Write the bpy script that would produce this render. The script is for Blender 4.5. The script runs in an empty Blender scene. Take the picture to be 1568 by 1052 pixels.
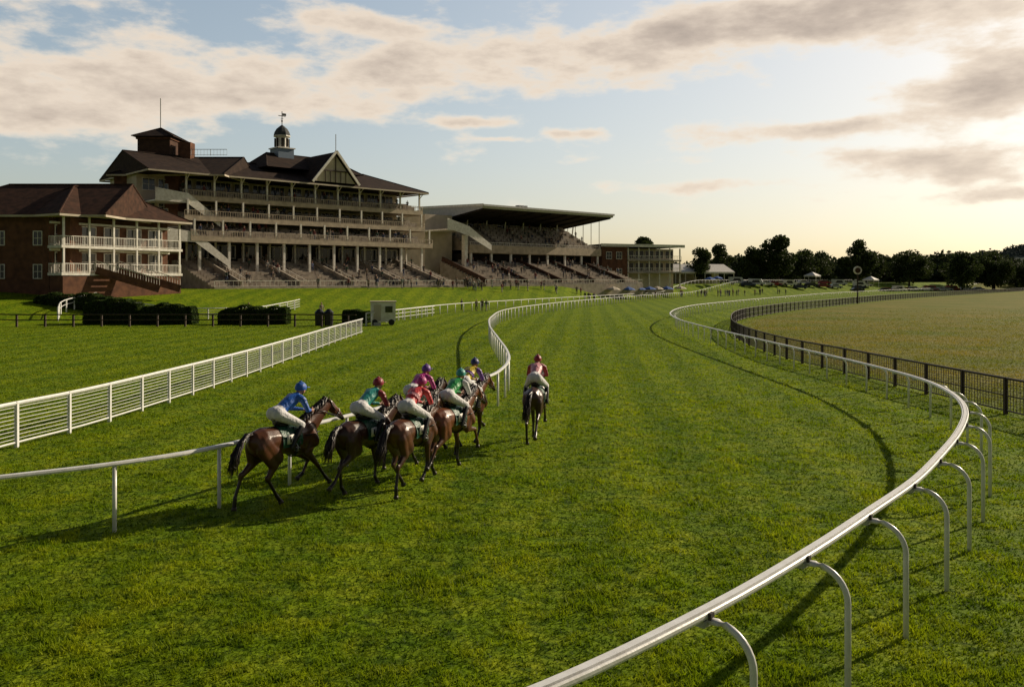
import bpy, bmesh, math, random
import numpy as np
from mathutils import Vector, Matrix
from collections import defaultdict
R=random.Random(7); rng=np.random.default_rng(5)
sc=bpy.context.scene; COL=sc.collection
H=4.45
# ---------------------------------------------------------------- materials
def mat(name,c1,c2=None,scale=3.0,rough=0.7,bump=0.0,bscale=None,metal=0.0,spec=0.5,stretch=(1,1,1),detail=6,trans=0.0,thr=(0.35,0.65)):
    m=bpy.data.materials.new(name); m.use_nodes=True; nt=m.node_tree; N=nt.nodes; L=nt.links
    b=N['Principled BSDF']; b.inputs['Roughness'].default_value=rough; b.inputs['Metallic'].default_value=metal
    b.inputs['Specular IOR Level'].default_value=spec
    b.inputs['Base Color'].default_value=(*c1,1)
    tc=N.new('ShaderNodeTexCoord'); mp=N.new('ShaderNodeMapping'); mp.inputs['Scale'].default_value=stretch
    L.new(tc.outputs['Object'],mp.inputs['Vector'])
    if c2 is not None:
        n=N.new('ShaderNodeTexNoise'); n.inputs['Scale'].default_value=scale; n.inputs['Detail'].default_value=detail
        L.new(mp.outputs[0],n.inputs['Vector'])
        r=N.new('ShaderNodeValToRGB'); r.color_ramp.elements[0].position=thr[0]; r.color_ramp.elements[1].position=thr[1]
        r.color_ramp.elements[0].color=(*c1,1); r.color_ramp.elements[1].color=(*c2,1)
        L.new(n.outputs['Fac'],r.inputs[0]); L.new(r.outputs[0],b.inputs['Base Color'])
    if bump>0:
        n2=N.new('ShaderNodeTexNoise'); n2.inputs['Scale'].default_value=bscale or scale*3; n2.inputs['Detail'].default_value=6
        L.new(mp.outputs[0],n2.inputs['Vector'])
        bp=N.new('ShaderNodeBump'); bp.inputs['Strength'].default_value=bump; bp.inputs['Distance'].default_value=0.05
        L.new(n2.outputs['Fac'],bp.inputs['Height']); L.new(bp.outputs[0],b.inputs['Normal'])
    if trans>0:
        t=N.new('ShaderNodeBsdfTranslucent'); mx=N.new('ShaderNodeMixShader'); mx.inputs[0].default_value=trans
        if c2 is not None: L.new(r.outputs[0],t.inputs['Color'])
        else: t.inputs['Color'].default_value=(*c1,1)
        L.new(b.outputs[0],mx.inputs[1]); L.new(t.outputs[0],mx.inputs[2]); L.new(mx.outputs[0],N['Material Output'].inputs['Surface'])
    return m
M={}
M['white']=mat('white_paint',(.80,.77,.71),(.62,.58,.51),2.5,.45,.05,20)
M['rail']=mat('rail_plastic',(.80,.80,.79),(.70,.69,.66),6,.32,.04,30)
M['cream']=mat('cream_render',(.55,.48,.38),(.42,.36,.28),.6,.8)
M['conc']=mat('concrete',(.40,.34,.27),(.26,.22,.175),.9,.9,.2,6)
M['fascia']=mat('balcony_fascia',(.50,.41,.30),(.35,.285,.21),1.2,.8)
M['brick']=mat('brick',(.165,.078,.046),(.095,.047,.031),1.4,.9,.2,8,spec=.15)
M['brickd']=mat('dark_brick',(.10,.055,.038),(.06,.035,.026),1.4,.9,.2,8,spec=.15)
M['tile']=mat('roof_tile',(.085,.044,.030),(.045,.027,.020),1.5,.9,.3,7,spec=.1)
M['tiled']=mat('dark_roof_tile',(.050,.033,.025),(.030,.021,.018),1.2,.9,.3,7,spec=.1)
M['glass']=mat('window_glass',(.02,.025,.03),None,1,.08,spec=.8)
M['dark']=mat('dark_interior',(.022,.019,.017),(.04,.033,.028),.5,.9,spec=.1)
M['seat']=mat('seat_plastic',(.16,.125,.10),(.32,.27,.21),1.5,.6)
M['steel']=mat('painted_steel',(.45,.45,.44),(.36,.36,.35),2,.5)
M['lead']=mat('lead_roof',(.05,.055,.06),(.08,.085,.09),2,.7,spec=.2)
M['blue']=mat('blue_grey_paint',(.16,.22,.30),None,1,.6)
M['wood']=mat('weathered_wood',(.075,.05,.035),(.035,.025,.02),5,.8,.3,20,stretch=(1,1,.3))
M['mesh']=mat('fence_mesh',(.035,.028,.022),None,1,.8)
M['hedge']=mat('hedge_leaves',(.026,.052,.009),(.065,.098,.018),2,.8,.5,9,trans=.3,spec=.2)
M['hedgec']=mat('hedge_core',(.008,.014,.005),(.015,.025,.008),3,.9)
M['leaf']=mat('tree_foliage',(.020,.034,.010),(.060,.080,.020),.35,.8,trans=.3,spec=.2)
M['leaf2']=mat('far_foliage',(.028,.042,.020),(.066,.080,.036),.08,.9,trans=.2,spec=.1)
M['bark']=mat('bark',(.05,.038,.028),(.03,.022,.016),3,.9,.4,10)
M['hill']=mat('hill_woodland_hazed',(.085,.105,.10),(.12,.13,.11),.02,.95,thr=(.4,.6),spec=.0)  # distance haze put into the base colour, paler and bluish
M['black']=mat('black_leather',(.012,.011,.010),None,1,.35)
M['tyre']=mat('tyre_rubber',(.02,.02,.02),None,1,.8)
M['skin']=mat('skin',(.45,.24,.16),(.38,.19,.12),20,.55)
M['breech']=mat('white_breeches',(.74,.73,.74),(.60,.59,.61),14,.75,.5,18)
M['hair']=mat('horse_hair',(.012,.009,.008),(.028,.017,.011),25,.4)
M['hoof']=mat('hoof',(.04,.03,.025),None,1,.5)
def silk(n,c): 
    return mat(n,c,tuple(x*.72 for x in c),9,.45,.5,15)
# ---------------------------------------------------------------- mesh builder
class MB:
    def __init__(s): s.v=[];s.f=[];s.mi=[];s.mats=[];s.M=None
    def midx(s,m):
        if m not in s.mats: s.mats.append(m)
        return s.mats.index(m)
    def add(s,vs,fs,m):
        o=len(s.v)
        if s.M is not None: vs=[s.M@Vector(p) for p in vs]
        s.v.extend([tuple(p) for p in vs]); k=s.midx(m)
        for f in fs: s.f.append(tuple(i+o for i in f)); s.mi.append(k)
    def box(s,x0,x1,y0,y1,z0,z1,m):
        v=[(x0,y0,z0),(x1,y0,z0),(x1,y1,z0),(x0,y1,z0),(x0,y0,z1),(x1,y0,z1),(x1,y1,z1),(x0,y1,z1)]
        s.add(v,[(0,3,2,1),(4,5,6,7),(0,1,5,4),(1,2,6,5),(2,3,7,6),(3,0,4,7)],m)
    def beam(s,p,q,w,h,m):
        p=Vector(p);q=Vector(q);d=(q-p)
        if d.length<1e-6:return
        d.normalize(); up=Vector((0,0,1))
        if abs(d.z)>.95: up=Vector((0,1,0))
        sx=d.cross(up).normalized()*w/2; sz=sx.cross(d).normalized()*h/2
        v=[p-sx-sz,p+sx-sz,p+sx+sz,p-sx+sz,q-sx-sz,q+sx-sz,q+sx+sz,q-sx+sz]
        s.add(v,[(0,3,2,1),(4,5,6,7),(0,1,5,4),(1,2,6,5),(2,3,7,6),(3,0,4,7)],m)
    def tube(s,pts,rad,m,n=8,prof=None):
        pts=[Vector(p) for p in pts]; k=len(pts)
        if not hasattr(rad,'__len__'): rad=[rad]*k
        if prof is None: prof=[(math.cos(2*math.pi*i/n),math.sin(2*math.pi*i/n)) for i in range(n)]
        n=len(prof); vs=[];fs=[];pu=None
        for i,p in enumerate(pts):
            t=(pts[min(i+1,k-1)]-pts[max(i-1,0)]).normalized()
            if pu is None:
                u=Vector((0,0,1)) if abs(t.z)<.9 else Vector((0,1,0))
            else: u=pu
            sx=t.cross(u).normalized(); u=sx.cross(t).normalized(); pu=u if abs(t.z)>.3 else (Vector((0,0,1)) if abs(t.z)<.3 else u)
            for a,b in prof: vs.append(p+sx*a*rad[i]+u*b*rad[i])
        for i in range(k-1):
            for j in range(n):
                j2=(j+1)%n; fs.append((i*n+j,i*n+j2,(i+1)*n+j2,(i+1)*n+j))
        fs.append(tuple(range(n))[::-1]); fs.append(tuple(range((k-1)*n,k*n)))
        s.add(vs,fs,m)
    def ball(s,c,r,m,seg=12,rings=8,z0=-1.0):
        if not hasattr(r,'__len__'): r=(r,r,r)
        vs=[];fs=[]
        for i in range(rings+1):
            ph=math.asin(z0)+(math.pi/2-math.asin(z0))*i/rings
            for j in range(seg):
                a=2*math.pi*j/seg; vs.append((c[0]+r[0]*math.cos(ph)*math.cos(a),c[1]+r[1]*math.cos(ph)*math.sin(a),c[2]+r[2]*math.sin(ph)))
        for i in range(rings):
            for j in range(seg):
                j2=(j+1)%seg; fs.append((i*seg+j,i*seg+j2,(i+1)*seg+j2,(i+1)*seg+j))
        s.add(vs,fs,m)
    def obj(s,name,parent=None,smooth=False):
        me=bpy.data.meshes.new(name); me.from_pydata(s.v,[],s.f)
        for m in s.mats: me.materials.append(m)
        me.polygons.foreach_set('material_index',s.mi)
        if smooth: me.polygons.foreach_set('use_smooth',[True]*len(s.f))
        me.update(); o=bpy.data.objects.new(name,me); COL.objects.link(o)
        if parent: o.parent=parent
        return o
def empty(name,loc=(0,0,0),rz=0):
    o=bpy.data.objects.new(name,None); o.location=loc; o.rotation_euler=(0,0,rz); COL.objects.link(o); o.empty_display_size=.5
    return o
def frame(x,y,th): return Matrix.Translation((x,y,0))@Matrix.Rotation(th,4,'Z')
def finish(P,E,smooth=()):
    for k,b in P.items():
        if b.f: b.obj(k,E,smooth=k in smooth)
# ---------------------------------------------------------------- terrain
def sst(a,b,x):
    t=np.clip((x-a)/(b-a),0,1); return t*t*(3-2*t)
def hgt(x,y):
    x=np.asarray(x,float);y=np.asarray(y,float)
    s=(x+51)*.69-(y-130)*.725
    d=np.interp(x,[-60,-20,8,30],[44,32,24,5]); d0=np.interp(x,[-60,-20,8,30],[16,15,9,-8])
    t=np.clip((s-d0)/(d-d0),0,1); t=t*t*(3-2*t)
    return 3.1*(1-t)
def gz(x,y): return float(hgt(x,y))
def catmull(P,step=.5):
    P=[np.array(p,float) for p in P]; out=[]
    Q=[2*P[0]-P[1]]+P+[2*P[-1]-P[-2]]
    for i in range(1,len(Q)-2):
        p0,p1,p2,p3=Q[i-1:i+3]; n=max(2,int(np.linalg.norm(p2[:2]-p1[:2])/step))
        for k in range(n):
            t=k/n; out.append(.5*((2*p1)+(-p0+p2)*t+(2*p0-5*p1+4*p2-p3)*t*t+(-p0+3*p1-3*p2+p3)*t**3))
    out.append(P[-1]); return out
def stations(path,sp,start=0.0):
    out=[];acc=0;nxt=start
    for i in range(len(path)-1):
        a=path[i];b=path[i+1];d=np.linalg.norm((b-a)[:2])
        while nxt<=acc+d:
            t=(nxt-acc)/d; p=a+(b-a)*t; out.append((p,(b-a)[:2]/d)); nxt+=sp
        acc+=d
    return out
# world coordinates (metres): camera stands at the origin, +Y is down the course
RIGHT=[(-2.6,4.6,1.45),(-1.1,5.3,1.45),(.25,6.25,1.45),(1.83,7.77,1.45),(3.3,9.4,1.45),(4.7,11.08,1.45),(6.02,12.7,1.45),(7.3,14.5,1.45),(8.84,16.8,1.45),(10.3,19.3,1.45),(11.5,22,1.42),(12.5,25.1,1.35),(13.0,27.5,1.3),(13.35,30.4,1.25),(13.6,34.6,1.2),(13.55,38.8,1.2),(13.4,47.5,1.2),(13.3,60.4,1.2),(13.8,71.6,1.2),(15.8,84.5,1.2),(20.2,100,1.2),(27.6,117,1.2),(48.9,156,1.2),(88,222,1.2),(160,320,1.2),(283,469,1.2)]
CENTRE=[(-13.5,10.6,1.2),(-11,12.2,1.2),(-8.41,13.94,1.2),(-6.99,14.98,1.2),(-5.9,16.2,1.2),(-5.05,17.9,1.2),(-3.95,20.2,1.2),(-3.0,22.4,1.2),(-.95,28,1.2),(-.38,30.8,1.2),(-.13,34.6,1.2),(-.27,39.5,1.2),(-.8,47.5,1.2),(-1.6,60.4,1.2),(-1.8,74,1.2),(-.64,92,1.2),(3.9,111,1.2),(12.1,136,1.2),(30.6,184,1.2),(57,235,1.2),(140,352,1.2),(250,480,1.2)]
DARK=[(20,4,1.2),(18.2,14,1.2),(16.9,22,1.2),(16.4,27.3,1.2),(16.0,33.8,1.2),(15.7,40.2,1.2),(15.3,47.5,1.2),(16.1,58.7,1.2),(18.5,71.6,1.2),(23.9,89.9,1.2),(31.4,105.6,1.2),(47.3,132,1.2),(95,201,1.2),(196,325,1.2)]
OUTER=[(-13.4,81,1.2),(-11.8,94,1.2),(-7.4,114,1.2),(1.6,136,1.2),(14.5,164,1.2),(31,198,1.2),(60,250,1.2),(140,365,1.2),(250,500,1.2)]
LEFT=[(-17,6,1.2),(-15,12,1.2),(-13.6,18,1.2),(-13.2,22,1.2),(-12.7,25.1,1.2),(-12.4,30.2,1.2),(-12.15,38.4,1.2),(-12.2,47.5,1.2),(-12.4,58.7,1.2),(-12.4,70.4,1.2)]
def curve_x(P,y):
    c=np.array(catmull(P,2)); return np.interp(y,c[:,1],c[:,0])
# ground
ys=np.concatenate([np.arange(-30,60,1.),np.arange(60,240,2.5),np.arange(240,520,8),np.geomspace(520,5000,28)])
xs=np.concatenate([-np.geomspace(1800,84,22),np.arange(-80,80,1.25),np.geomspace(82,3500,46)])
XX,YY=np.meshgrid(xs,ys); ZZ=hgt(XX,YY); nx=len(xs);ny=len(ys)
me=bpy.data.meshes.new('grass_ground')
vv=np.stack([XX,YY,ZZ],-1).reshape(-1,3)
ii=np.arange(nx*ny).reshape(ny,nx); ff=np.stack([ii[:-1,:-1],ii[:-1,1:],ii[1:,1:],ii[1:,:-1]],-1).reshape(-1,4)
me.from_pydata(vv.tolist(),[],ff.tolist())
dry=sst(-.5,2.5,XX-curve_x(DARK,YY))
a=me.attributes.new('dry','FLOAT','POINT'); a.data.foreach_set('value',dry.reshape(-1).astype(np.float32))
me.polygons.foreach_set('use_smooth',[True]*len(me.polygons))
g=bpy.data.objects.new('grass_ground',me); COL.objects.link(g)
def grass_mat(name,blade=False):
    m=bpy.data.materials.new(name); m.use_nodes=True; nt=m.node_tree;N=nt.nodes;L=nt.links;b=N['Principled BSDF']
    b.inputs['Roughness'].default_value=.85 if not blade else .6; b.inputs['Specular IOR Level'].default_value=.05 if not blade else .10
    tc=N.new('ShaderNodeTexCoord')
    def noise(sc_,det=5,str_=(1,1,1),dis=0):
        mp=N.new('ShaderNodeMapping'); mp.inputs['Scale'].default_value=str_; L.new(tc.outputs['Object'],mp.inputs[0])
        n=N.new('ShaderNodeTexNoise'); n.inputs['Scale'].default_value=sc_; n.inputs['Detail'].default_value=det; n.inputs['Distortion'].default_value=dis
        L.new(mp.outputs[0],n.inputs['Vector']); return n.outputs['Fac']
    def ramp(f,p0,c0,p1,c1):
        r=N.new('ShaderNodeValToRGB'); e=r.color_ramp.elements; e[0].position=p0;e[1].position=p1;e[0].color=(*c0,1);e[1].color=(*c1,1); L.new(f,r.inputs[0]); return r.outputs[0]
    def mix(f,a,b_,mode='MIX'):
        x=N.new('ShaderNodeMix'); x.data_type='RGBA'; x.blend_type=mode
        if isinstance(f,float): x.inputs[0].default_value=f
        else: L.new(f,x.inputs[0])
        for s_,v in ((6,a),(7,b_)):
            if isinstance(v,tuple): x.inputs[s_].default_value=(*v,1)
            else: L.new(v,x.inputs[s_])
        return x.outputs[2]
    c=ramp(noise(.30,4),.35,(.108,.186,.004),.68,(.182,.250,.006))
    c=mix(ramp(noise(1.6,6),.42,(0,0,0),.72,(.8,.8,.8)),c,(.250,.290,.012))
    c=mix(ramp(noise(4.2,4,dis=.5),.34,(.85,.85,.85),.50,(0,0,0)),c,(.045,.088,.003))
    c=mix(ramp(noise(13,3),.36,(.5,.5,.5),.52,(0,0,0)),c,(.05,.092,.004))
    w=N.new('ShaderNodeTexWave'); w.inputs['Scale'].default_value=.13; w.inputs['Distortion'].default_value=1.6; w.inputs['Detail'].default_value=2; w.inputs['Detail Scale'].default_value=.3
    mp=N.new('ShaderNodeMapping'); mp.inputs['Rotation'].default_value=(0,0,math.radians(5)); L.new(tc.outputs['Object'],mp.inputs[0]); L.new(mp.outputs[0],w.inputs['Vector'])
    c=mix(1.0,c,ramp(w.outputs['Fac'],.35,(.86,.89,.90),.65,(1.09,1.06,1.0)),'MULTIPLY')
    at=N.new('ShaderNodeAttribute'); at.attribute_name='dry'
    dn=ramp(noise(.12,6),.35,(.125,.155,.012),.65,(.225,.185,.032))
    dn=mix(ramp(noise(.9,6,(1,3,1)),.4,(.6,.6,.6),.6,(0,0,0)),dn,(.095,.11,.012))
    c=mix(at.outputs['Fac'],c,dn)
    if not blade:
        bp=N.new('ShaderNodeBump'); bp.inputs['Strength'].default_value=.9; bp.inputs['Distance'].default_value=.06
        L.new(noise(9,8),bp.inputs['Height']); L.new(bp.outputs[0],b.inputs['Normal'])
    L.new(c,b.inputs['Base Color'])
    if blade:
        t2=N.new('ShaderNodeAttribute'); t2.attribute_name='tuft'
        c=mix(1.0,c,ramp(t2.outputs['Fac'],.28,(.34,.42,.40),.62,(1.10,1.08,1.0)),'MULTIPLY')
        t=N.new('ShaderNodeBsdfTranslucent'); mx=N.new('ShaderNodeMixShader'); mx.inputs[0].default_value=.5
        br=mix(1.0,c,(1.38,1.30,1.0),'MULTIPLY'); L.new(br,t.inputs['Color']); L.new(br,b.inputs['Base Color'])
        L.new(b.outputs[0],mx.inputs[1]); L.new(t.outputs[0],mx.inputs[2]); L.new(mx.outputs[0],N['Material Output'].inputs['Surface'])
    return m
me.materials.append(grass_mat('turf'))
# grass blades
NB=700000
yy=6.5*np.power(130/6.5,rng.random(NB)**.9); xx=(rng.random(NB)*2-1)*(yy*.66+1.5)
def vnoise(x,y,s,seed):
    r=np.random.default_rng(seed).random((256,256)); x=x/s;y=y/s; xi=np.floor(x).astype(int);yi=np.floor(y).astype(int);fx=x-xi;fy=y-yi;fx=fx*fx*(3-2*fx);fy=fy*fy*(3-2*fy)
    g_=lambda a,b: r[a%256,b%256]
    return (g_(xi,yi)*(1-fx)+g_(xi+1,yi)*fx)*(1-fy)+(g_(xi,yi+1)*(1-fx)+g_(xi+1,yi+1)*fx)*fy
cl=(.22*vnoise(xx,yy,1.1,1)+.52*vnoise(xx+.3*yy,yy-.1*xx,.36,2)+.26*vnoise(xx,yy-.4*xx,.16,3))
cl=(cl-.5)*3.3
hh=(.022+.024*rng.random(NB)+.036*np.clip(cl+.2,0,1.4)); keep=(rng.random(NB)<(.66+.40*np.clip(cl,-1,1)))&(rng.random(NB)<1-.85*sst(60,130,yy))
xx,yy,hh,cl=xx[keep],yy[keep],hh[keep],cl[keep]; n=len(xx)
wd=(.0055+.0004*yy)*(1+rng.random(n)*.6); an=rng.random(n)*6.283; la=rng.random(n)*6.283; ll=hh*(.3+rng.random(n)*.9)
z0=hgt(xx,yy)
V=np.empty((n,3,3),np.float32)
V[:,0]=np.stack([xx-np.cos(an)*wd,yy-np.sin(an)*wd,z0-.005],-1); V[:,1]=np.stack([xx+np.cos(an)*wd,yy+np.sin(an)*wd,z0-.005],-1); V[:,2]=np.stack([xx+np.cos(la)*ll,yy+np.sin(la)*ll,z0+hh],-1)
def raw_mesh(name,V,k,mt,parent=None):
    n=V.shape[0]; me=bpy.data.meshes.new(name); me.vertices.add(n*k); me.vertices.foreach_set('co',V.reshape(-1))
    me.loops.add(n*k); me.loops.foreach_set('vertex_index',np.arange(n*k,dtype=np.int32)); me.polygons.add(n)
    me.polygons.foreach_set('loop_start',np.arange(0,n*k,k,dtype=np.int32)); me.update(calc_edges=True); me.materials.append(mt)
    o=bpy.data.objects.new(name,me); COL.objects.link(o)
    if parent:o.parent=parent
    return o
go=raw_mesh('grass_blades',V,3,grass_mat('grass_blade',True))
dr=np.repeat(sst(-.5,2.5,xx-curve_x(DARK,yy)),3).astype(np.float32); a=go.data.attributes.new('dry','FLOAT','POINT'); a.data.foreach_set('value',dr)
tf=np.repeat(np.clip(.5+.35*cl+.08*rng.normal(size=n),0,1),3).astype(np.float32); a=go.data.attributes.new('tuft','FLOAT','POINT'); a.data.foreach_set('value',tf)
# ---------------------------------------------------------------- rails
def Z(p,ex=0): return (p[0],p[1],gz(p[0],p[1])+p[2]+ex)
def running_rail(name,P,hook=False,sp=2.1,start=0,r=.05,nearstep=.4,prof=None):
    path=catmull(P,nearstep); E=empty(name)
    b=MB(); pp=[Z(p) for p in path]
    prof=prof or [(-1.1,-.6),(1.1,-.6),(1.3,0),(1.1,.7),(.5,.85),(-.5,.85),(-1.1,.7),(-1.3,0)]
    b.tube(pp,r,M['rail'],prof=prof); b.obj('top_rail',E)
    c=MB(); k_=MB()
    for p,d in stations(path,sp,start):
        x,y,zt=Z(p); g0=gz(x,y)-.2; nrm=(d[1],-d[0])
        if hook:
            o=.50; bx,by=x+nrm[0]*o,y+nrm[1]*o; pts=[(bx,by,g0)]; rr=.34; zt2=zt-.05
            pts.append((bx,by,zt2-rr))
            for k in range(1,9):
                a=k/8*math.pi/2; q=o-rr*(1-math.cos(a)); pts.append((x+nrm[0]*q,y+nrm[1]*q,zt2-rr+rr*math.sin(a)))
            pts.append((x+nrm[0]*.05,y+nrm[1]*.05,zt2-.01))
            c.tube(pts,.034,M['rail'],n=10)
            a=Vector((x,y,zt-.055)); dd=Vector((d[0],d[1],0)); k_.beam(a-dd*.09+Vector((nrm[0]*.02,nrm[1]*.02,-.02)),a+dd*.09+Vector((nrm[0]*.02,nrm[1]*.02,-.02)),.09,.06,M['steel'])
            k_.beam(a-dd*.03+Vector((nrm[0]*.085,nrm[1]*.085,.03)),a+dd*.03+Vector((nrm[0]*.085,nrm[1]*.085,.03)),.03,.09,M['mesh'])
        else:
            c.tube([(x,y,g0),(x,y,zt-.03)],.038 if y<80 else .05,M['rail'],n=8)
    c.obj('posts',E,True)
    if k_.f: k_.obj('clamps',E)
    return E
groove=[(-1.4,-.75),(1.4,-.75),(1.55,-.3),(1.55,.3),(1.3,.55),(1.02,.52),(1.0,.0),(.70,.0),(.66,.80),(-.66,.80),(-.70,.0),(-1.0,.0),(-1.02,.52),(-1.3,.55),(-1.55,.3),(-1.55,-.3)]
running_rail('running_rail',RIGHT,True,2.1,1.15,.045,prof=groove)
running_rail('running_rail',CENTRE,False,2.05,math.hypot(2.5,1.6)+2.81,.047)
running_rail('running_rail',OUTER,False,3.0,0,.055,1.5)
def slat_fence(name,P,sp,rails,mt,rr,pw,start=0,postm=None,step=1.0,vert=0):
    path=catmull(P,step);E=empty(name);b=MB()
    for z,r_ in rails: b.tube([(p[0],p[1],gz(p[0],p[1])+z) for p in path],r_,mt,n=5)
    b.obj('rails',E); c=MB()
    top=max(z for z,_ in rails)
    for p,d in stations(path,sp,start):
        c.box(p[0]-pw,p[0]+pw,p[1]-pw,p[1]+pw,gz(p[0],p[1])-.2,gz(p[0],p[1])+top+.04,postm or mt)
    if vert:
        for p,d in stations(path,vert,0): c.tube([(p[0],p[1],gz(p[0],p[1])+.1),(p[0],p[1],gz(p[0],p[1])+top)],.012,mt,n=4)
    c.obj('posts',E); return E
slat_fence('white_rail_fence',LEFT,2.05,[(1.18,.055),(.14,.028)]+[(.24+.104*k,.0085) for k in range(9)],M['rail'],0,.045,.6)
slat_fence('chain_link_fence',DARK,2.4,[(1.18,.045),(.62,.02),(.12,.03)]+[(.12+.096*k,.006) for k in range(1,11)],M['mesh'],0,.055,.4,M['wood'],.8,vert=.16)
slat_fence('wooden_paddock_fence',[(-62,79,1),(-48,79.5,1),(-34,80,1),(-22,80,1),(-14.5,79,1)],2.6,[(1.15,.06),(.65,.05)],M['wood'],0,.08)
slat_fence('white_rail_fence',[(-45.5,95,1),(-36,95,1),(-31,98,1),(-29.5,106,1),(-28,112,1)],1.9,[(1.2,.06),(.9,.03),(.6,.03),(.3,.03)],M['rail'],0,.06)
slat_fence('white_rail_fence',[(-46,86,1),(-47.5,90,1),(-47,96,1)],1.6,[(1.3,.06),(.8,.04)],M['rail'],0,.06)
slat_fence('white_rail_fence',[(-14,81.5,1),(-12.5,90,1),(-9.5,104,1)],2.0,[(1.2,.06),(.8,.03),(.4,.03)],M['rail'],0,.06)
# ---------------------------------------------------------------- horses and jockeys
_b=bmesh.new(); bmesh.ops.create_icosphere(_b,subdivisions=2,radius=1); ICO=np.array([v.co[:] for v in _b.verts]); _b.free()
_b=bmesh.new(); bmesh.ops.create_icosphere(_b,subdivisions=1,radius=1); ICO1=np.array([v.co[:] for v in _b.verts]); _b.free()
def hull(p0,r0,p1,r1,ico=ICO):
    f=lambda r: np.array(r if hasattr(r,'__len__') else (r,r,r),float)
    pts=np.concatenate([ico*f(r0)+np.array(p0,float),ico*f(r1)+np.array(p1,float)])
    bm=bmesh.new(); vs=[bm.verts.new(p) for p in pts]; bmesh.ops.convex_hull(bm,input=vs)
    bm.verts.index_update(); fs=[[v.index for v in f.verts] for f in bm.faces]; bm.free(); return pts.tolist(),fs
def organic(bones,voxel,smooth=4):
    V=[];F=[]
    for p0,r0,p1,r1,_ in bones:
        v,f=hull(p0,r0,p1,r1); o=len(V); V+=v; F+=[[i+o for i in q] for q in f]
    me=bpy.data.meshes.new('t'); me.from_pydata(V,[],F); o=bpy.data.objects.new('t',me); COL.objects.link(o)
    m=o.modifiers.new('r','REMESH'); m.mode='VOXEL'; m.voxel_size=voxel
    s=o.modifiers.new('s','SMOOTH'); s.factor=.5; s.iterations=smooth
    dg=bpy.context.evaluated_depsgraph_get(); dg.update(); me2=bpy.data.meshes.new_from_object(o.evaluated_get(dg))
    bpy.data.objects.remove(o); me2.materials.clear(); me2.polygons.foreach_set('use_smooth',[True]*len(me2.polygons)); return me2
POSES=[
 dict(hl=[(-.44,.98),(-.88,.67),(-1.04,.28),(-1.06,.07)],hr=[(-.28,.95),(-.52,.57),(-.30,.21),(-.20,.06)],fl=[(.50,.90),(.84,.70),(.68,.42),(.55,.34)],fr=[(.54,.92),(.84,.60),(1.06,.32),(1.17,.19)]),
 dict(hl=[(-.32,.95),(-.60,.57),(-.55,.20),(-.46,.06)],hr=[(-.46,.98),(-.92,.74),(-1.18,.45),(-1.31,.35)],fl=[(.52,.90),(.60,.50),(.56,.20),(.64,.06)],fr=[(.52,.94),(.95,.86),(1.08,.56),(1.10,.42)]),
 dict(hl=[(-.24,.96),(-.44,.58),(-.14,.25),(-.04,.10)],hr=[(-.38,.97),(-.80,.64),(-.90,.24),(-.90,.06)],fl=[(.54,.92),(.92,.76),(1.16,.52),(1.29,.42)],fr=[(.48,.90),(.52,.50),(.36,.26),(.26,.16)])]
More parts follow.
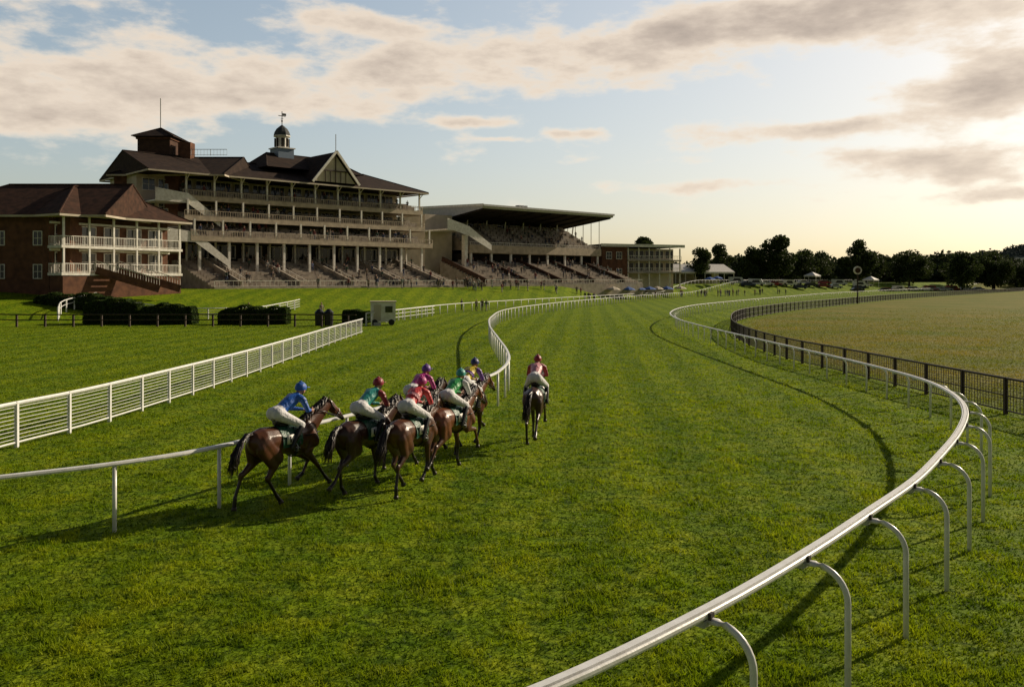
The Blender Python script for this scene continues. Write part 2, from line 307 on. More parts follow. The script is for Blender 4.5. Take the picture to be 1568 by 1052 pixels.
def horse_body(pose,nk=0.0):
    B=[];add=lambda *a:B.append(a+(0,))
    T=[(-.82,1.32,.08,.06),(-.74,1.29,.22,.19),(-.56,1.26,.31,.28),(-.34,1.27,.285,.275),(-.08,1.25,.26,.25),(.18,1.21,.30,.265),(.42,1.19,.335,.25),(.60,1.25,.33,.21),(.74,1.22,.28,.19),(.86,1.21,.18,.13)]
    for a,b in zip(T,T[1:]): add((0,a[0],a[1]),(a[3],.05,a[2]),(0,b[0],b[1]),(b[3],.05,b[2]))
    Nk=[(.60,1.33,.27,.13),(.82,1.46,.22,.105),(1.02,1.60+nk*.5,.17,.085),(1.20,1.72+nk,.135,.072),(1.30,1.78+nk,.11,.068)]
    for a,b in zip(Nk,Nk[1:]): add((0,a[0],a[1]),(a[3],a[2]*.72,a[2]),(0,b[0],b[1]),(b[3],b[2]*.72,b[2]))
    z=nk
    add((0,1.30,1.76+z),(.075,.10,.10),(0,1.42,1.66+z),(.070,.085,.10))
    add((0,1.34,1.80+z),(.065,.07,.07),(0,1.66,1.50+z),(.046,.05,.055))
    add((0,1.42,1.64+z),(.055,.07,.07),(0,1.64,1.46+z),(.042,.045,.045))
    add((0,1.64,1.50+z),(.05,.05,.055),(0,1.72,1.42+z),(.048,.045,.05))
    for s in (-1,1):
        add((s*.05,1.27,1.86+z),(.028,.02,.03),(s*.062,1.25,1.975+z),.010)
        add((s*.16,.60,1.30),(.07,.12,.20),(s*.18,.72,1.12),(.09,.11,.13))
    for key,s in (('hl',-1),('hr',1)):
        st,hk,ft,to=pose[key]; x=s*.17
        add((x*.85,-.56,1.26),(.14,.20,.22),(x,st[0],st[1]),(.105,.14,.15))
        add((x*.95,-.66,1.18),(.11,.12,.18),(x,(st[0]*.6+hk[0]*.4),(st[1]*.6+hk[1]*.4)),(.075,.10,.10))
        add((x,st[0],st[1]),(.09,.12,.12),(x*.95,hk[0],hk[1]),(.042,.055,.055))
        add((x*.95,hk[0]-.02,hk[1]+.02),(.042,.055,.06),(x*.95,hk[0]+(ft[0]-hk[0])*.25,hk[1]+(ft[1]-hk[1])*.25),.036)
        add((x*.95,hk[0],hk[1]),.038,(x*.95,ft[0],ft[1]),.036); add((x*.95,ft[0],ft[1]),.044,(x*.95,to[0],to[1]+.02),.042)
    for key,s in (('fl',-1),('fr',1)):
        el,kn,ft,to=pose[key]; x=s*.15
        add((x,.66,1.16),(.09,.13,.18),(x,el[0],el[1]),(.075,.10,.11))
        add((x,el[0],el[1]),(.068,.09,.09),(x*.9,kn[0],kn[1]),.046)
        add((x*.9,kn[0],kn[1]),.052,(x*.9,kn[0]*.9+ft[0]*.1,kn[1]*.9+ft[1]*.1),.048)
        add((x*.9,kn[0],kn[1]),.036,(x*.9,ft[0],ft[1]),.034); add((x*.9,ft[0],ft[1]),.042,(x*.9,to[0],to[1]+.02),.040)
    me=organic(B,.020,3)
    n=len(me.vertices); co=np.empty(n*3,np.float32); me.vertices.foreach_get('co',co); co=co.reshape(-1,3)
    blk=1-sst(.42,.82,co[:,2]); d=np.sqrt((co[:,1]-1.72)**2+(co[:,2]-1.42-nk)**2); blk=np.maximum(blk,1-sst(.05,.25,d))
    blk=np.maximum(blk,.45*(1-sst(.90,1.15,co[:,2])))
    a=me.attributes.new('blk','FLOAT','POINT'); a.data.foreach_set('value',blk.astype(np.float32))
    return me
def coat(name,c1,c2):
    m=mat(name,c1,c2,3.5,.33,.12,60,spec=.5); nt=m.node_tree;N=nt.nodes;L=nt.links;b=N['Principled BSDF']
    src=b.inputs['Base Color'].links[0].from_socket; x=N.new('ShaderNodeMix'); x.data_type='RGBA'; at=N.new('ShaderNodeAttribute'); at.attribute_name='blk'
    L.new(at.outputs['Fac'],x.inputs[0]); L.new(src,x.inputs[6]); x.inputs[7].default_value=(.013,.009,.007,1); L.new(x.outputs[2],b.inputs['Base Color']); return m
NK=[.02,-.03,-.06]; BODY=[horse_body(POSES[i],NK[i]) for i in range(3)]
def jockey_bones():
    B=[]
    def a(p,r,q,s,l): B.append((p,r,q,s,l))
    a((0,-.18,1.80),(.160,.135,.135),(0,-.01,1.86),(.13,.115,.11),'br')
    a((0,-.01,1.87),(.134,.12,.12),(0,.22,1.99),(.168,.125,.13),'si')
    a((0,.22,1.99),(.168,.125,.13),(0,.35,2.06),(.16,.09,.09),'si')
    a((0,.37,2.07),.06,(0,.46,2.15),.055,'sk')
    a((0,.49,2.19),(.072,.085,.09),(0,.53,2.15),(.055,.07,.06),'sk')
    a((0,.60,2.18),.014,(0,.615,2.155),.017,'sk')
    for s in (-1,1):
        a((s*.075,.49,2.175),(.012,.02,.03),(s*.078,.49,2.175),(.01,.018,.028),'sk')
        a((s*.13,.34,2.05),(.085,.085,.08),(s*.20,.37,2.01),.070,'si')
        a((s*.20,.37,2.01),.068,(s*.26,.44,1.80),.052,'si'); a((s*.26,.44,1.80),.052,(s*.11,.66,1.76),.032,'si')
        a((s*.11,.66,1.76),.028,(s*.095,.70,1.745),.027,'sk')
        a((s*.09,-.18,1.78),(.118,.13,.135),(s*.27,.27,1.53),.074,'br'); a((s*.27,.27,1.53),.072,(s*.285,.20,1.46),.064,'br')
        a((s*.285,.22,1.48),.068,(s*.30,.10,1.32),.062,'bo'); a((s*.30,.10,1.32),.06,(s*.315,-.02,1.14),.042,'bo'); a((s*.315,-.03,1.11),.038,(s*.32,.15,1.08),.034,'bo')
    return B
JB=jockey_bones(); JM=organic(JB,.013,3)
_n=len(JM.polygons); _c=np.empty(_n*3,np.float32); JM.polygons.foreach_get('center',_c); _c=_c.reshape(-1,3); best=np.full(_n,1e9); lab=np.zeros(_n,np.int32); LB=['br','si','sk','bo']
for p,r,q,s,l in JB:
    p=np.array(p);q=np.array(q);d=q-p;t=np.clip(((_c-p)@d)/max(d@d,1e-9),0,1); rm=np.mean(r);sm=np.mean(s)
    dist=np.linalg.norm(_c-(p+t[:,None]*d),axis=1)-(rm+(sm-rm)*t); k=dist<best; best[k]=dist[k]; lab[k]=LB.index(l)
def make_pair(x,y,head,pose,coatm,silkm,silk2,capm,cloth=None,seed=0,sleeve=None):
    rr=random.Random(seed); rz=-math.radians(head); g0=gz(x,y)
    E=empty('racehorse',(x,y,g0),rz); nk=NK[pose]
    me=BODY[pose].copy(); me.materials.append(coatm); o=bpy.data.objects.new('body',me); COL.objects.link(o); o.parent=E
    P=POSES[pose]; b=MB()
    for key,s,w in (('hl',-1,.95*.17),('hr',1,.95*.17),('fl',-1,.9*.15),('fr',1,.9*.15)):
        ft,to=P[key][2],P[key][3]; d=Vector((0,to[0]-ft[0],to[1]-ft[1])).normalized(); c=Vector((s*w,to[0],to[1]+.02))
        b.tube([c-d*.02,c+d*.045],[.042,.056],M['hoof'],n=10)
    b.obj('hooves',E,True)
    t=MB(); lift=rr.uniform(-.05,.1); sway=rr.uniform(-.12,.12)
    for k in range(70):
        j=lambda a: rr.uniform(-a,a)
        t.tube([(j(.03),-.78,1.46+j(.03)),(j(.04)+sway*.2,-.92,1.47+j(.03)),(j(.06)+sway*.5,-1.08,1.34+lift*.4+j(.06)),(j(.09)+sway*.8,-1.22+j(.05),1.12+lift*.7+j(.09)),(j(.11)+sway,-1.34+j(.1),.86+lift+j(.14))],[.016,.02,.02,.016,.002],M['hair'],n=4)
    t.obj('tail',E,True)
    n_=MB()
    for k in range(60):
        u=k/59; py=.62+.64*u; pz=1.60+.30*u+nk*u; s=-1 if k%3 else 1
        j=lambda a: rr.uniform(-a,a)
        n_.tube([(0,py,pz-.02),(s*.05,py-.05,pz+.03+j(.02)),(s*.10,py-.13+j(.03),pz-.06+j(.02)),(s*.11,py-.19+j(.04),pz-.14+j(.03))],[.018,.018,.013,.002],M['hair'],n=4)
    n_.obj('mane',E,True)
    c=MB()
    cm=cloth or M['white']; y0,y1=-.22,.30
    vs=[];fs=[];na=14
    for yy_ in (y0,(y0+y1)/2,y1):
        for i in range(na+1):
            a=math.radians(-20+220*i/na); vs.append((math.cos(a)*.280,yy_,1.235+math.sin(a)*.310))
    for r_ in range(2):
        for i in range(na): k=r_*(na+1)+i; fs.append((k,k+1,k+na+2,k+na+1))
    c.add(vs,fs,cm)
    for s in (-1,1): c.box(s*.293-.006,s*.293+.006,-.14,.04,1.20,1.38,M['white']); c.box(s*.301-.004,s*.301+.004,-.07,-.03,1.23,1.35,M['black'])
    c.obj('saddlecloth',E,True)
    d=MB(); d.ball((0,.06,1.56),(.13,.24,.05),M['black']); d.tube([(0,-.05,1.6),(0,-.17,1.64)],[.09,.1],M['black'])
    d.tube([(math.cos(math.radians(a))*.268,.22,1.21+math.sin(math.radians(a))*.325) for a in range(180,361,15)],.022,M['black'],n=5)
    for s in (-1,1):
        d.tube([(s*.17,.14,1.50),(s*.29,.10,1.28),(s*.325,.08,1.07)],.010,M['black'],n=4)
        d.tube([(s*.27,.07,1.05),(s*.37,.07,1.05),(s*.37,.07,1.15),(s*.32,.07,1.19),(s*.27,.07,1.15),(s*.27,.07,1.05)],.009,M['steel'],n=5)
        d.tube([(s*.09,.74,1.75),(s*.10,1.1,1.66+nk*.5),(s*.065,1.63,1.46+nk)],.010,M['black'],n=4)
        d.tube([(s*.065,1.29,1.86+nk),(s*.078,1.36,1.72+nk),(s*.065,1.62,1.46+nk)],.011,M['black'],n=4)
        d.tube([(s*.15,.87,1.30),(s*.22,.70,1.28),(s*.26,.4,1.30)],.014,M['black'],n=4)
    d.tube([(.062*math.cos(a),1.55+.05*math.sin(a),1.57+nk+.075*math.sin(a)) for a in [i*math.pi/6 for i in range(13)]],.011,M['white'],n=4)
    d.obj('saddle_and_bridle',E,True)
    J=empty('jockey',(x,y,g0),rz); me=JM.copy()
    for m_ in (M['breech'],silkm,M['skin'],M['black'],sleeve or silkm): me.materials.append(m_)
    l2=lab.copy(); k=(lab==1)&(np.abs(_c[:,0])>.165); l2[k]=4
    me.polygons.foreach_set('material_index',l2); me.update()
    o=bpy.data.objects.new('body',me); COL.objects.link(o); o.parent=J
    q=MB(); oy,oz=.08,-.07
    q.ball((0,.42+oy,2.30+oz),(.108,.135,.122),capm,16,10,-.35)
    q.add([(a_,b_+oy,c_+oz) for a_,b_,c_ in [(-.09,.51,2.295),(.09,.51,2.295),(.07,.61,2.29),(-.07,.61,2.29),(-.09,.51,2.31),(.09,.51,2.31),(.07,.61,2.30),(-.07,.61,2.30)]],[(0,3,2,1),(4,5,6,7),(0,1,5,4),(1,2,6,5),(2,3,7,6),(3,0,4,7)],capm)
    q.ball((0,.42+oy,2.42+oz),(.03,.03,.025),capm,8,4); q.tube([(0.085*math.cos(a),.43+oy+.02*math.sin(a),2.26+oz+.115*math.sin(a)) for a in [math.pi+i*math.pi/8 for i in range(9)]],.008,M['black'],n=4)
    q.ball((.03,.513+oy,2.265+oz),(.012,.006,.007),M['black'],6,4); q.ball((-.03,.513+oy,2.265+oz),(.012,.006,.007),M['black'],6,4)
    q.tube([(-.02,.525+oy,2.195+oz),(.02,.525+oy,2.195+oz)],.004,M['brick'],n=4)
    q.obj('helmet_and_face',J,True)
    hnd=MB()
    for s in (-1,1):
        bx=s*.092
        v,f=hull((bx,.71,1.745),(.018,.03,.036),(bx,.755,1.74),(.017,.02,.038)); hnd.add(v,f,M['skin'])
        for i,L_ in enumerate((.020,.023,.022,.017)):
            z=1.772-.021*i; hnd.tube([(bx,.755,z),(bx-s*.004,.755+L_,z),(bx-s*.022,.752+L_,z-.003),(bx-s*.034,.738+L_*.4,z-.004),(bx-s*.026,.73,z-.004)],[.010,.0098,.009,.0085,.007],M['skin'],n=6)
        hnd.tube([(bx,.715,1.775),(bx-s*.012,.735,1.798),(bx-s*.018,.765,1.800)],[.012,.011,.008],M['skin'],n=6)
    hnd.obj('hands',J,True)
    if silk2:
        k=MB(); nn=24; vs=[];fs=[]
        for q_ in (.30,.62):
            cy=-.01+.23*q_; cz=1.87+.12*q_; ra=.134+.034*q_+.010; rb=.132+.006*q_
            for i in range(nn):
                a=2*math.pi*i/nn; vs.append((ra*math.cos(a),cy-rb*math.sin(a)*.46,cz+rb*math.sin(a)*.89))
        for i in range(nn): fs.append((i,(i+1)%nn,nn+(i+1)%nn,nn+i))
        k.add(vs,fs,silk2); k.obj('silks_hoop',J,True)
bay=coat('bay_coat',(.120,.042,.017),(.062,.022,.011)); dbay=coat('dark_bay_coat',(.065,.026,.014),(.035,.014,.009)); ches=coat('chestnut_coat',(.17,.056,.020),(.10,.032,.013))
green=silk('dark_green_cloth',(.01,.08,.045))
S=dict(blue=silk('blue_silk',(.02,.12,.50)),teal=silk('teal_silk',(.04,.34,.30)),red=silk('red_silk',(.70,.05,.06)),mag=silk('magenta_silk',(.50,.03,.24)),grn=silk('green_silk',(.03,.36,.08)),pur=silk('purple_silk',(.16,.05,.34)),yel=silk('yellow_silk',(.72,.55,.03)),pink=silk('pink_silk',(.70,.30,.34)),navy=silk('navy_silk',(.03,.04,.18)),mar=silk('maroon_silk',(.30,.015,.03)),wh=M['breech'])
make_pair(-4.60,17.0,32,0,bay,S['blue'],None,S['blue'],green,1)
make_pair(-3.10,17.8,27,1,dbay,S['teal'],None,S['mar'],green,2,S['mar'])
make_pair(-2.15,18.0,22,2,bay,S['red'],S['pink'],S['mag'],green,3)
make_pair(-2.35,20.6,27,0,dbay,S['mag'],None,S['pur'],green,4)
make_pair(-1.42,19.6,25,1,ches,S['grn'],None,S['teal'],green,5,S['wh'])
make_pair(-1.20,22.3,24,2,ches,S['yel'],S['pur'],S['navy'],M['white'],6,S['pur'])
make_pair(.64,23.2,9,1,dbay,S['pink'],None,S['mar'],green,7,S['mar'])
# ---------------------------------------------------------------- people
def person_parts(rr):
    a=rr.uniform(-.1,.1); B=[]
    for s in (-1,1):
        B.append(((s*.09,0,.88),.095,(s*.10,a*s,.48),.065,'t')); B.append(((s*.10,a*s,.48),.062,(s*.10,-a*s*.5,.06),.045,'t')); B.append(((s*.10,-a*s*.5,.05),.05,(s*.11,.10,.04),.04,'k'))
        B.append(((s*.19,0,1.40),.06,(s*.25,.04,1.12),.048,'c')); B.append(((s*.25,.04,1.12),.045,(s*.20,.18+a,.93),.035,'c')); B.append(((s*.20,.18+a,.93),.035,(s*.19,.24+a,.88),.03,'s'))
    B.append(((0,0,.92),(.16,.11,.12),(0,0,1.18),(.145,.10,.12),'c')); B.append(((0,0,1.18),(.15,.10,.1),(0,0,1.40),(.19,.11,.08),'c'))
    B.append(((0,0,1.46),.055,(0,.01,1.55),.05,'s')); B.append(((0,.01,1.60),(.075,.09,.10),(0,.02,1.66),(.075,.09,.10),'s')); B.append(((0,-.02,1.66),(.083,.095,.09),(0,-.02,1.70),(.07,.08,.07),'h'))
    return B
cloth=[mat('coat_%d'%i,c,None,1,.8) for i,c in enumerate([(.02,.02,.03),(.05,.04,.035),(.35,.33,.30),(.03,.05,.12),(.15,.03,.03),(.12,.10,.07),(.04,.07,.05),(.25,.20,.15)])]
PB=[[(hull(p,r,q,s,ICO1),l) for p,r,q,s,l in person_parts(random.Random(i))] for i in range(3)]
def crowd(name,pts):
    b=MB()
    for (x,y,z) in pts:
        b.M=Matrix.Translation((x,y,z))@Matrix.Rotation(R.uniform(2.2,4.2),4,'Z')@Matrix.Scale(R.uniform(.94,1.05),4)
        c=R.choice(cloth);t=R.choice(cloth[:4]);h_=R.choice([cloth[0],cloth[1],cloth[7]])
        for (v,f),l in R.choice(PB): b.add(v,f,{'c':c,'t':t,'s':M['skin'],'h':h_,'k':M['black']}[l])
    return b.obj(name,None,True)
# ---------------------------------------------------------------- building helpers
def railing(b,p,q,h=1.0,m=None,sp=.35,r=.03):
    m=m or M['white']; p=Vector(p);q=Vector(q);n=max(1,int((q-p).length/sp)); up=Vector((0,0,h))
    b.beam(p+up,q+up,.08,.08,m); b.beam(p+Vector((0,0,.12)),q+Vector((0,0,.12)),.05,.05,m)
    for i in range(n+1):
        a=p+(q-p)*i/n; w=.07 if i%6==0 else r; b.beam(a,a+up,w,w,m)
def window(P,x0,x1,y,z0,z1,mull=1,bars=1,fm=None):
    fm=fm or M['white']; P['windows'].box(x0,x1,y-.03,y+.02,z0,z1,M['glass']); t=.09
    P['window_frames'].box(x0-t,x0,y-.09,y,z0-t,z1+t,fm);P['window_frames'].box(x1,x1+t,y-.09,y,z0-t,z1+t,fm)
    P['window_frames'].box(x0,x1,y-.085,y,z1,z1+t,fm);P['window_frames'].box(x0,x1,y-.11,y,z0-t,z0,fm)
    for i in range(1,mull+1):
        u=x0+(x1-x0)*i/(mull+1); P['window_frames'].box(u-.03,u+.03,y-.07,y-.032,z0,z1,fm)
    for i in range(1,bars+1):
        u=z0+(z1-z0)*i/(bars+1); P['window_frames'].box(x0,x1,y-.065,y-.033,u-.025,u+.025,fm)
def hip(b,x0,x1,y0,y1,ze,zr,m,fm=None,hl=True,hr=True,inset=None):
    ym=(y0+y1)/2; hw=(y1-y0)/2; ins=inset if inset is not None else hw
    xa=x0+(ins if hl else 0); xb=x1-(ins if hr else 0)
    v=[(x0,y0,ze),(x1,y0,ze),(x1,y1,ze),(x0,y1,ze),(xa,ym,zr),(xb,ym,zr)]
    b.add(v,[(0,1,5,4),(1,2,5),(2,3,4,5),(3,0,4),(0,3,2,1)],m)
    b.tube([(xa,ym,zr+.03),(xb,ym,zr+.03)],.14,m,n=6)
    for a,c in ((0,4),(3,4),(1,5),(2,5)): b.tube([Vector(v[a])+Vector((0,0,.03)),Vector(v[c])+Vector((0,0,.03))],.11,m,n=6)
    if fm:
        for a,c in ((0,1),(1,2),(2,3),(3,0)): b.beam(Vector(v[a])-Vector((0,0,.16)),Vector(v[c])-Vector((0,0,.16)),.14,.24,fm)
spect=[]
# ---------------------------------------------------------------- main grandstand
TH=math.atan2(.69,.725)
def mk(Fm):
    class D(defaultdict):
        def __missing__(s,k): b=MB(); b.M=Fm; s[k]=b; return b
    return D(None)
Fm=frame(-50.9,130,TH); P=mk(Fm); L=44.5
W=P['walls']
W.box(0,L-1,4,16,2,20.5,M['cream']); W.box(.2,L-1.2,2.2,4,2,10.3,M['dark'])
floors=[(17.0,-2.0),(13.9,-2.6),(10.7,-5.0)]
for zf,vf in floors:
    P['floors'].box(-.3,L+.6,vf,3.99,zf-.4,zf,M['conc'])
    P['balcony_fascia'].box(-.35,L+.65,vf-.08,vf-.003,zf-.50,zf+.22,M['fascia'])
    railing(P['balcony_railings'],(-.3,vf-.04,zf+.2),(L+.6,vf-.04,zf+.2),.85,M['fascia'],.4,.05)
    P['balcony_fascia'].box(L+.6,L+.68,vf,3.9,zf-.55,zf+.42,M['fascia']); railing(P['balcony_railings'],(L+.64,vf,zf+.3),(L+.64,3.8,zf+.3),.75,M['white'],.5)
    n=3 if zf>11 else 5
    for k in range(n):
        v0=vf+.9+k*1.0; P['seating'].box(.2,L-.2,v0,3.95,zf+k*.32+.004,zf+(k+1)*.32,M['conc'])
        u=.6
        while u<L-1:
            if R.random()<.82: P['seating'].box(u,u+1.7,v0+.45,v0+.6,zf+(k+1)*.32+.004,zf+(k+1)*.32+.75,M['seat'])
            u+=2.0
        for q in range(int(9)):
            if R.random()<.8: spect.append(Fm@Vector((R.uniform(.8,L-1),v0+.25,zf+(k+1)*.32)))
tops=[20.5,16.6,13.5]
for (zf,vf),zt in zip(floors,tops):
    for i in range(11):
        u=.3+i*(L-.2)/10; P['columns'].box(u-.13,u+.13,vf+.15,vf+.41,zf+.004,zt-.004,M['white'])
        if zf>16: P['columns'].beam((u,vf+.26,zt-1.0),(u,vf-1.0,zt-.1),.1,.1,M['white'])
    for i in range(13):
        u=1.+i*3.25
        window(P,u,u+2.5,3.98,zf+(1.25 if zf>11 else 1.9),zt-.35,2,0)
for i in range(10):
    u=1.2+i*4.65; P['columns'].box(u-.19,u+.19,-4.6,-4.24,4.0,10.3,M['white']); P['columns'].box(u-.13,u+.13,.2,.46,6.5,10.3,M['white'])
for i in range(9): window(P,2+i*4.6,5.4+i*4.6,2.19,7.9,9.9,2,0)
NS=15
for k in range(NS):
    v1=1.8-k*1.0; z1=7.4-k*.285
    P['terracing'].box(-.5,L+1,v1-1.0,v1,1.5,z1,M['conc'])
    u=.5
    while u<L:
        if (int(u/1.6)%6)!=5 and R.random()<.75: P['terrace_seats'].box(u,u+1.35,v1-.35,v1-.22,z1+.003,z1+R.choice([.42,.48,.5]),M['seat'] if R.random()<.5 else M['conc'])
        u+=1.6
    for q in range(4):
        if R.random()<.75: spect.append(Fm@Vector((R.uniform(1,L),v1-.6,z1)))
for u in (3.5,13,22.5,32,41):
    P['stair_walls'].beam((u,1.8,8.0),(u,-13.2,3.75),.25,.9,M['conc']); P['stair_walls'].beam((u+1.6,1.8,8.3),(u+1.6,-13.2,4.1),.06,.06,M['white'])
    for k in range(7): P['stair_walls'].beam((u+1.6,1.5-k*2.2,7.2-k*.63),(u+1.6,1.5-k*2.2,8.2-k*.62),.05,.05,M['white'])
P['terrace_front'].box(-.6,L+1.1,-13.6,-13.25,1.5,3.35,M['conc']); railing(P['terrace_front'],(-.5,-13.4,3.35),(L+1,-13.4,3.35),.9,M['white'],.7)
Rf=P['roof']
hip(Rf,-6,L+1.0,-3.4,17.4,20.6,24.3,M['tiled'],fm=M['cream'],hl=False,inset=7.5)
hip(Rf,15,34,1,13,23.3,26.4,M['tiled'],inset=3)
gc=25.4
Rf.add([(gc-4.4,-3.7,20.9),(gc+4.4,-3.7,20.9),(gc,-3.7,26.2),(gc-4.4,7,20.9),(gc+4.4,7,20.9),(gc,7,26.2)],[(0,2,5,3),(2,1,4,5)],M['tiled'])
G=P['front_gable']; G.add([(gc-4,-3.35,21.0),(gc+4,-3.35,21.0),(gc,-3.35,25.7)],[(0,1,2)],M['cream'])
for s in (-1,1): G.beam((gc+s*4.6,-3.8,20.8),(gc,-3.8,26.3),.2,.4,M['white'])
G.beam((gc,-3.5,21),(gc,-3.5,25.7),.1,.2,M['wood']); G.beam((gc-2.4,-3.52,22.9),(gc+2.4,-3.52,22.9),.1,.2,M['wood'])
for u in (-2,-1,1,2): G.beam((gc+u,-3.5,21),(gc+u,-3.5,22.8),.08,.15,M['wood'])
G.beam((gc,-3.5,26.2),(gc,-3.5,29.2),.09,.09,M['steel'])
cu=P['cupola']; cx,cy=21.0,7.
cu.box(cx-1.5,cx+1.5,cy-1.5,cy+1.5,24.5,27.3,M['blue']); cu.box(cx-1.7,cx+1.7,cy-1.7,cy+1.7,27.303,27.5,M['white'])
cu.tube([(cx,cy,27.5),(cx,cy,29.5)],1.15,M['white'],n=8)
for i in range(8):
    a=math.pi/8+i*math.pi/4; cu.beam((cx+1.1*math.cos(a),cy+1.1*math.sin(a),27.7),(cx+1.1*math.cos(a),cy+1.1*math.sin(a),29.2),.45,.45*.3,M['dark'])
cu.tube([(cx,cy,29.5),(cx,cy,29.7)],1.5,M['white'],n=8); cu.tube([(cx,cy,29.7),(cx,cy,30.3),(cx,cy,30.9),(cx,cy,31.3),(cx,cy,31.6)],[1.45,1.3,.95,.5,.12],M['lead'],n=12)
cu.beam((cx,cy,31.5),(cx,cy,34.0),.1,.1,M['lead']); cu.beam((cx-.7,cy,33.2),(cx+.7,cy,33.2),.05,.12,M['lead']); cu.beam((cx,cy-.5,32.7),(cx,cy+.5,32.7),.05,.05,M['lead']); cu.ball((cx,cy,32.3),.17,M['lead'],8,6)
cu.box(cx+.1,cx+.8,cy-.02,cy+.02,33.3,33.7,M['lead'])
for z0,z1,va in ((13.2,17.2,-2.2),(7.0,11.2,-5)):
    P['stair_parapets'].add([(-4.5,va,z1+.9),(.5,va,z1+.3),(5.5,va,z0+.5),(5.5,va,z0-.6),(.3,va,z1-1.2),(-4.5,va,z1-1.0)],[(0,1,2,3,4,5)],M['white'])
    P['stair_parapets'].box(-4.5,.2,va+.05,4,z1-1.1,z1-.9,M['white'])
P['walls'].box(-5.5,-.003,2.6,14,2,20.4,M['cream'])
for zf in (17.2,13.9,10.9,7.0):
    window(P,-4.6,-2.8,2.58,zf+.9,zf+2.6,1,1); window(P,-2.2,-.6,2.58,zf+.9,zf+2.6,1,1)
Q=mk(frame(0,0,0))
Q['block_walls'].box(-61.4,-51.5,131,147,1,20.4,M['brick'])
for zf in (17.4,13.6,9.6,5.6):
    for x in (-60.2,-57.2,-54.2): window(Q,x,x+1.1,130.98,zf,zf+1.7,1,1)
    Q['block_trim'].box(-61.5,-51.4,130.9,130.99,zf-1.2,zf-.95,M['cream'])
hip(Q['block_roof'],-62.0,-44,129.8,149,20.55,24.4,M['tiled'],fm=M['cream'],hr=False,inset=8)
T=Q['roof_tower']; T.box(-60.0,-54.8,136,141.4,20.9,27.3,M['brickd']); T.box(-60.2,-54.6,135.8,141.6,26.9,27.2,M['brick'])
hip(T,-60.7,-54.1,135.3,142.1,27.32,29.1,M['tiled'],inset=3.25); T.beam((-57.4,138.7,29),(-57.4,138.7,34.0),.12,.12,M['steel'])
T.box(-53.9,-51.9,137,139,23,26.6,M['brick']); railing(T,(-51.8,137,24.4),(-46,137,24.4),1.0,M['steel'],.5)
E=empty('grandstand'); finish(P,E); 
for k,b in Q.items():
    if b.f: b.obj(k,E)
# ---------------------------------------------------------------- second stand
Fm=frame(-5.8,172,math.atan2(.67,.74)); P=mk(Fm); L=40.
Rf=P['cantilever_roof']
v=[(0,0,19.5),(L,0,19.5),(L,22,20.2),(0,22,20.2),(0,.3,18.9),(L,.3,18.9),(L,20,16.6),(0,20,16.6)]
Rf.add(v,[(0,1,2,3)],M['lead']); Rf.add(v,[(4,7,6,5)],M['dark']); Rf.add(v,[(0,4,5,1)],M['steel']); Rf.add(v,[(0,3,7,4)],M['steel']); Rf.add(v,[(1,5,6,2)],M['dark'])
Rf.beam((-.1,-.1,19.5),(L+.1,-.1,19.5),.2,.4,M['steel']); Rf.beam((-.1,-.1,19.55),(-.1,22,20.3),.2,.5,M['white'])
for i in range(9):
    u=.4+i*L/8.2; Rf.beam((u,.6,18.8),(u,20,16.6),.25,.5,M['dark'])
for u in (17.2,18.2,19.2): P['roof_vents'].box(u,u+.6,8,9.2,19.9,21.0,M['steel'])
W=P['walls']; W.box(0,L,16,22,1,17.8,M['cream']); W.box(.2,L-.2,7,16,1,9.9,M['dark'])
for k in range(9):
    v0=4.5+k*1.2; z1=11.3+k*.6; P['seating'].box(.3,L-.3,v0,16,z1-.7,z1,M['conc'])
    u=.6
    while u<L-2:
        if (int(u/1.8)%5)!=4: P['seating'].box(u,u+1.55,v0+.5,v0+.65,z1+.003,z1+.75,M['seat'])
        u+=1.8
    for q in range(6):
        if R.random()<.8: spect.append(Fm@Vector((R.uniform(1,L-1),v0+.3,z1)))
P['balcony_fascia'].box(-.2,L+.2,4.1,4.3,10.0,11.6,M['fascia']); P['balcony_fascia'].box(0,L,4.3,7,9.9,10.4,M['conc']); railing(P['balcony_fascia'],(0,4.2,11.6),(L,4.2,11.6),.6,M['white'],.6)
P['balcony_fascia'].box(0,L,15.2,15.9,14.6,15.3,M['white'])
for i in range(12): window(P,1+i*3.25,3.8+i*3.25,15.98,15.6,17.0,1,0)
for i in range(8):
    u=.5+i*5.55; P['columns'].box(u-.22,u+.22,4.4,4.8,3,9.9,M['white']); P['columns'].beam((u,13,14.5),(u,12.4,18.0),.2,.2,M['white'])
P['columns'].box(-2.4,-1.6,3,4,1,13.5,M['white'])
P['stair_parapets'].add([(-8,1.5,16.6),(-2.5,1.5,15.2),(3.5,1.5,11.6),(3.5,1.5,10.4),(-2.5,1.5,13.2),(-8,1.5,14.6)],[(0,1,2,3,4,5)],M['white'])
P['stair_parapets'].box(-8,-1.5,1.6,9,14.2,14.5,M['white']); P['stair_parapets'].box(-8,-1,9,20,1,17.8,M['cream'])
for k in range(14):
    v1=6.5-k*1.0; z1=8.0-k*.32; P['terracing'].box(-6,L+1,v1-1,v1,1.2,z1,M['conc'])
    u=-5
    while u<L:
        if (int(u/1.7)%6)!=5 and R.random()<.7: P['terrace_seats'].box(u,u+1.4,v1-.35,v1-.22,z1+.003,z1+.48,M['seat'] if R.random()<.5 else M['conc'])
        u+=1.7
    for q in range(5):
        if R.random()<.8: spect.append(Fm@Vector((R.uniform(-4,L),v1-.6,z1)))
for u in (-5.5,5,15,25,35): P['stair_walls'].beam((u,6.5,8.6),(u,-7.4,4.1),.3,1.0,M['brickd'])
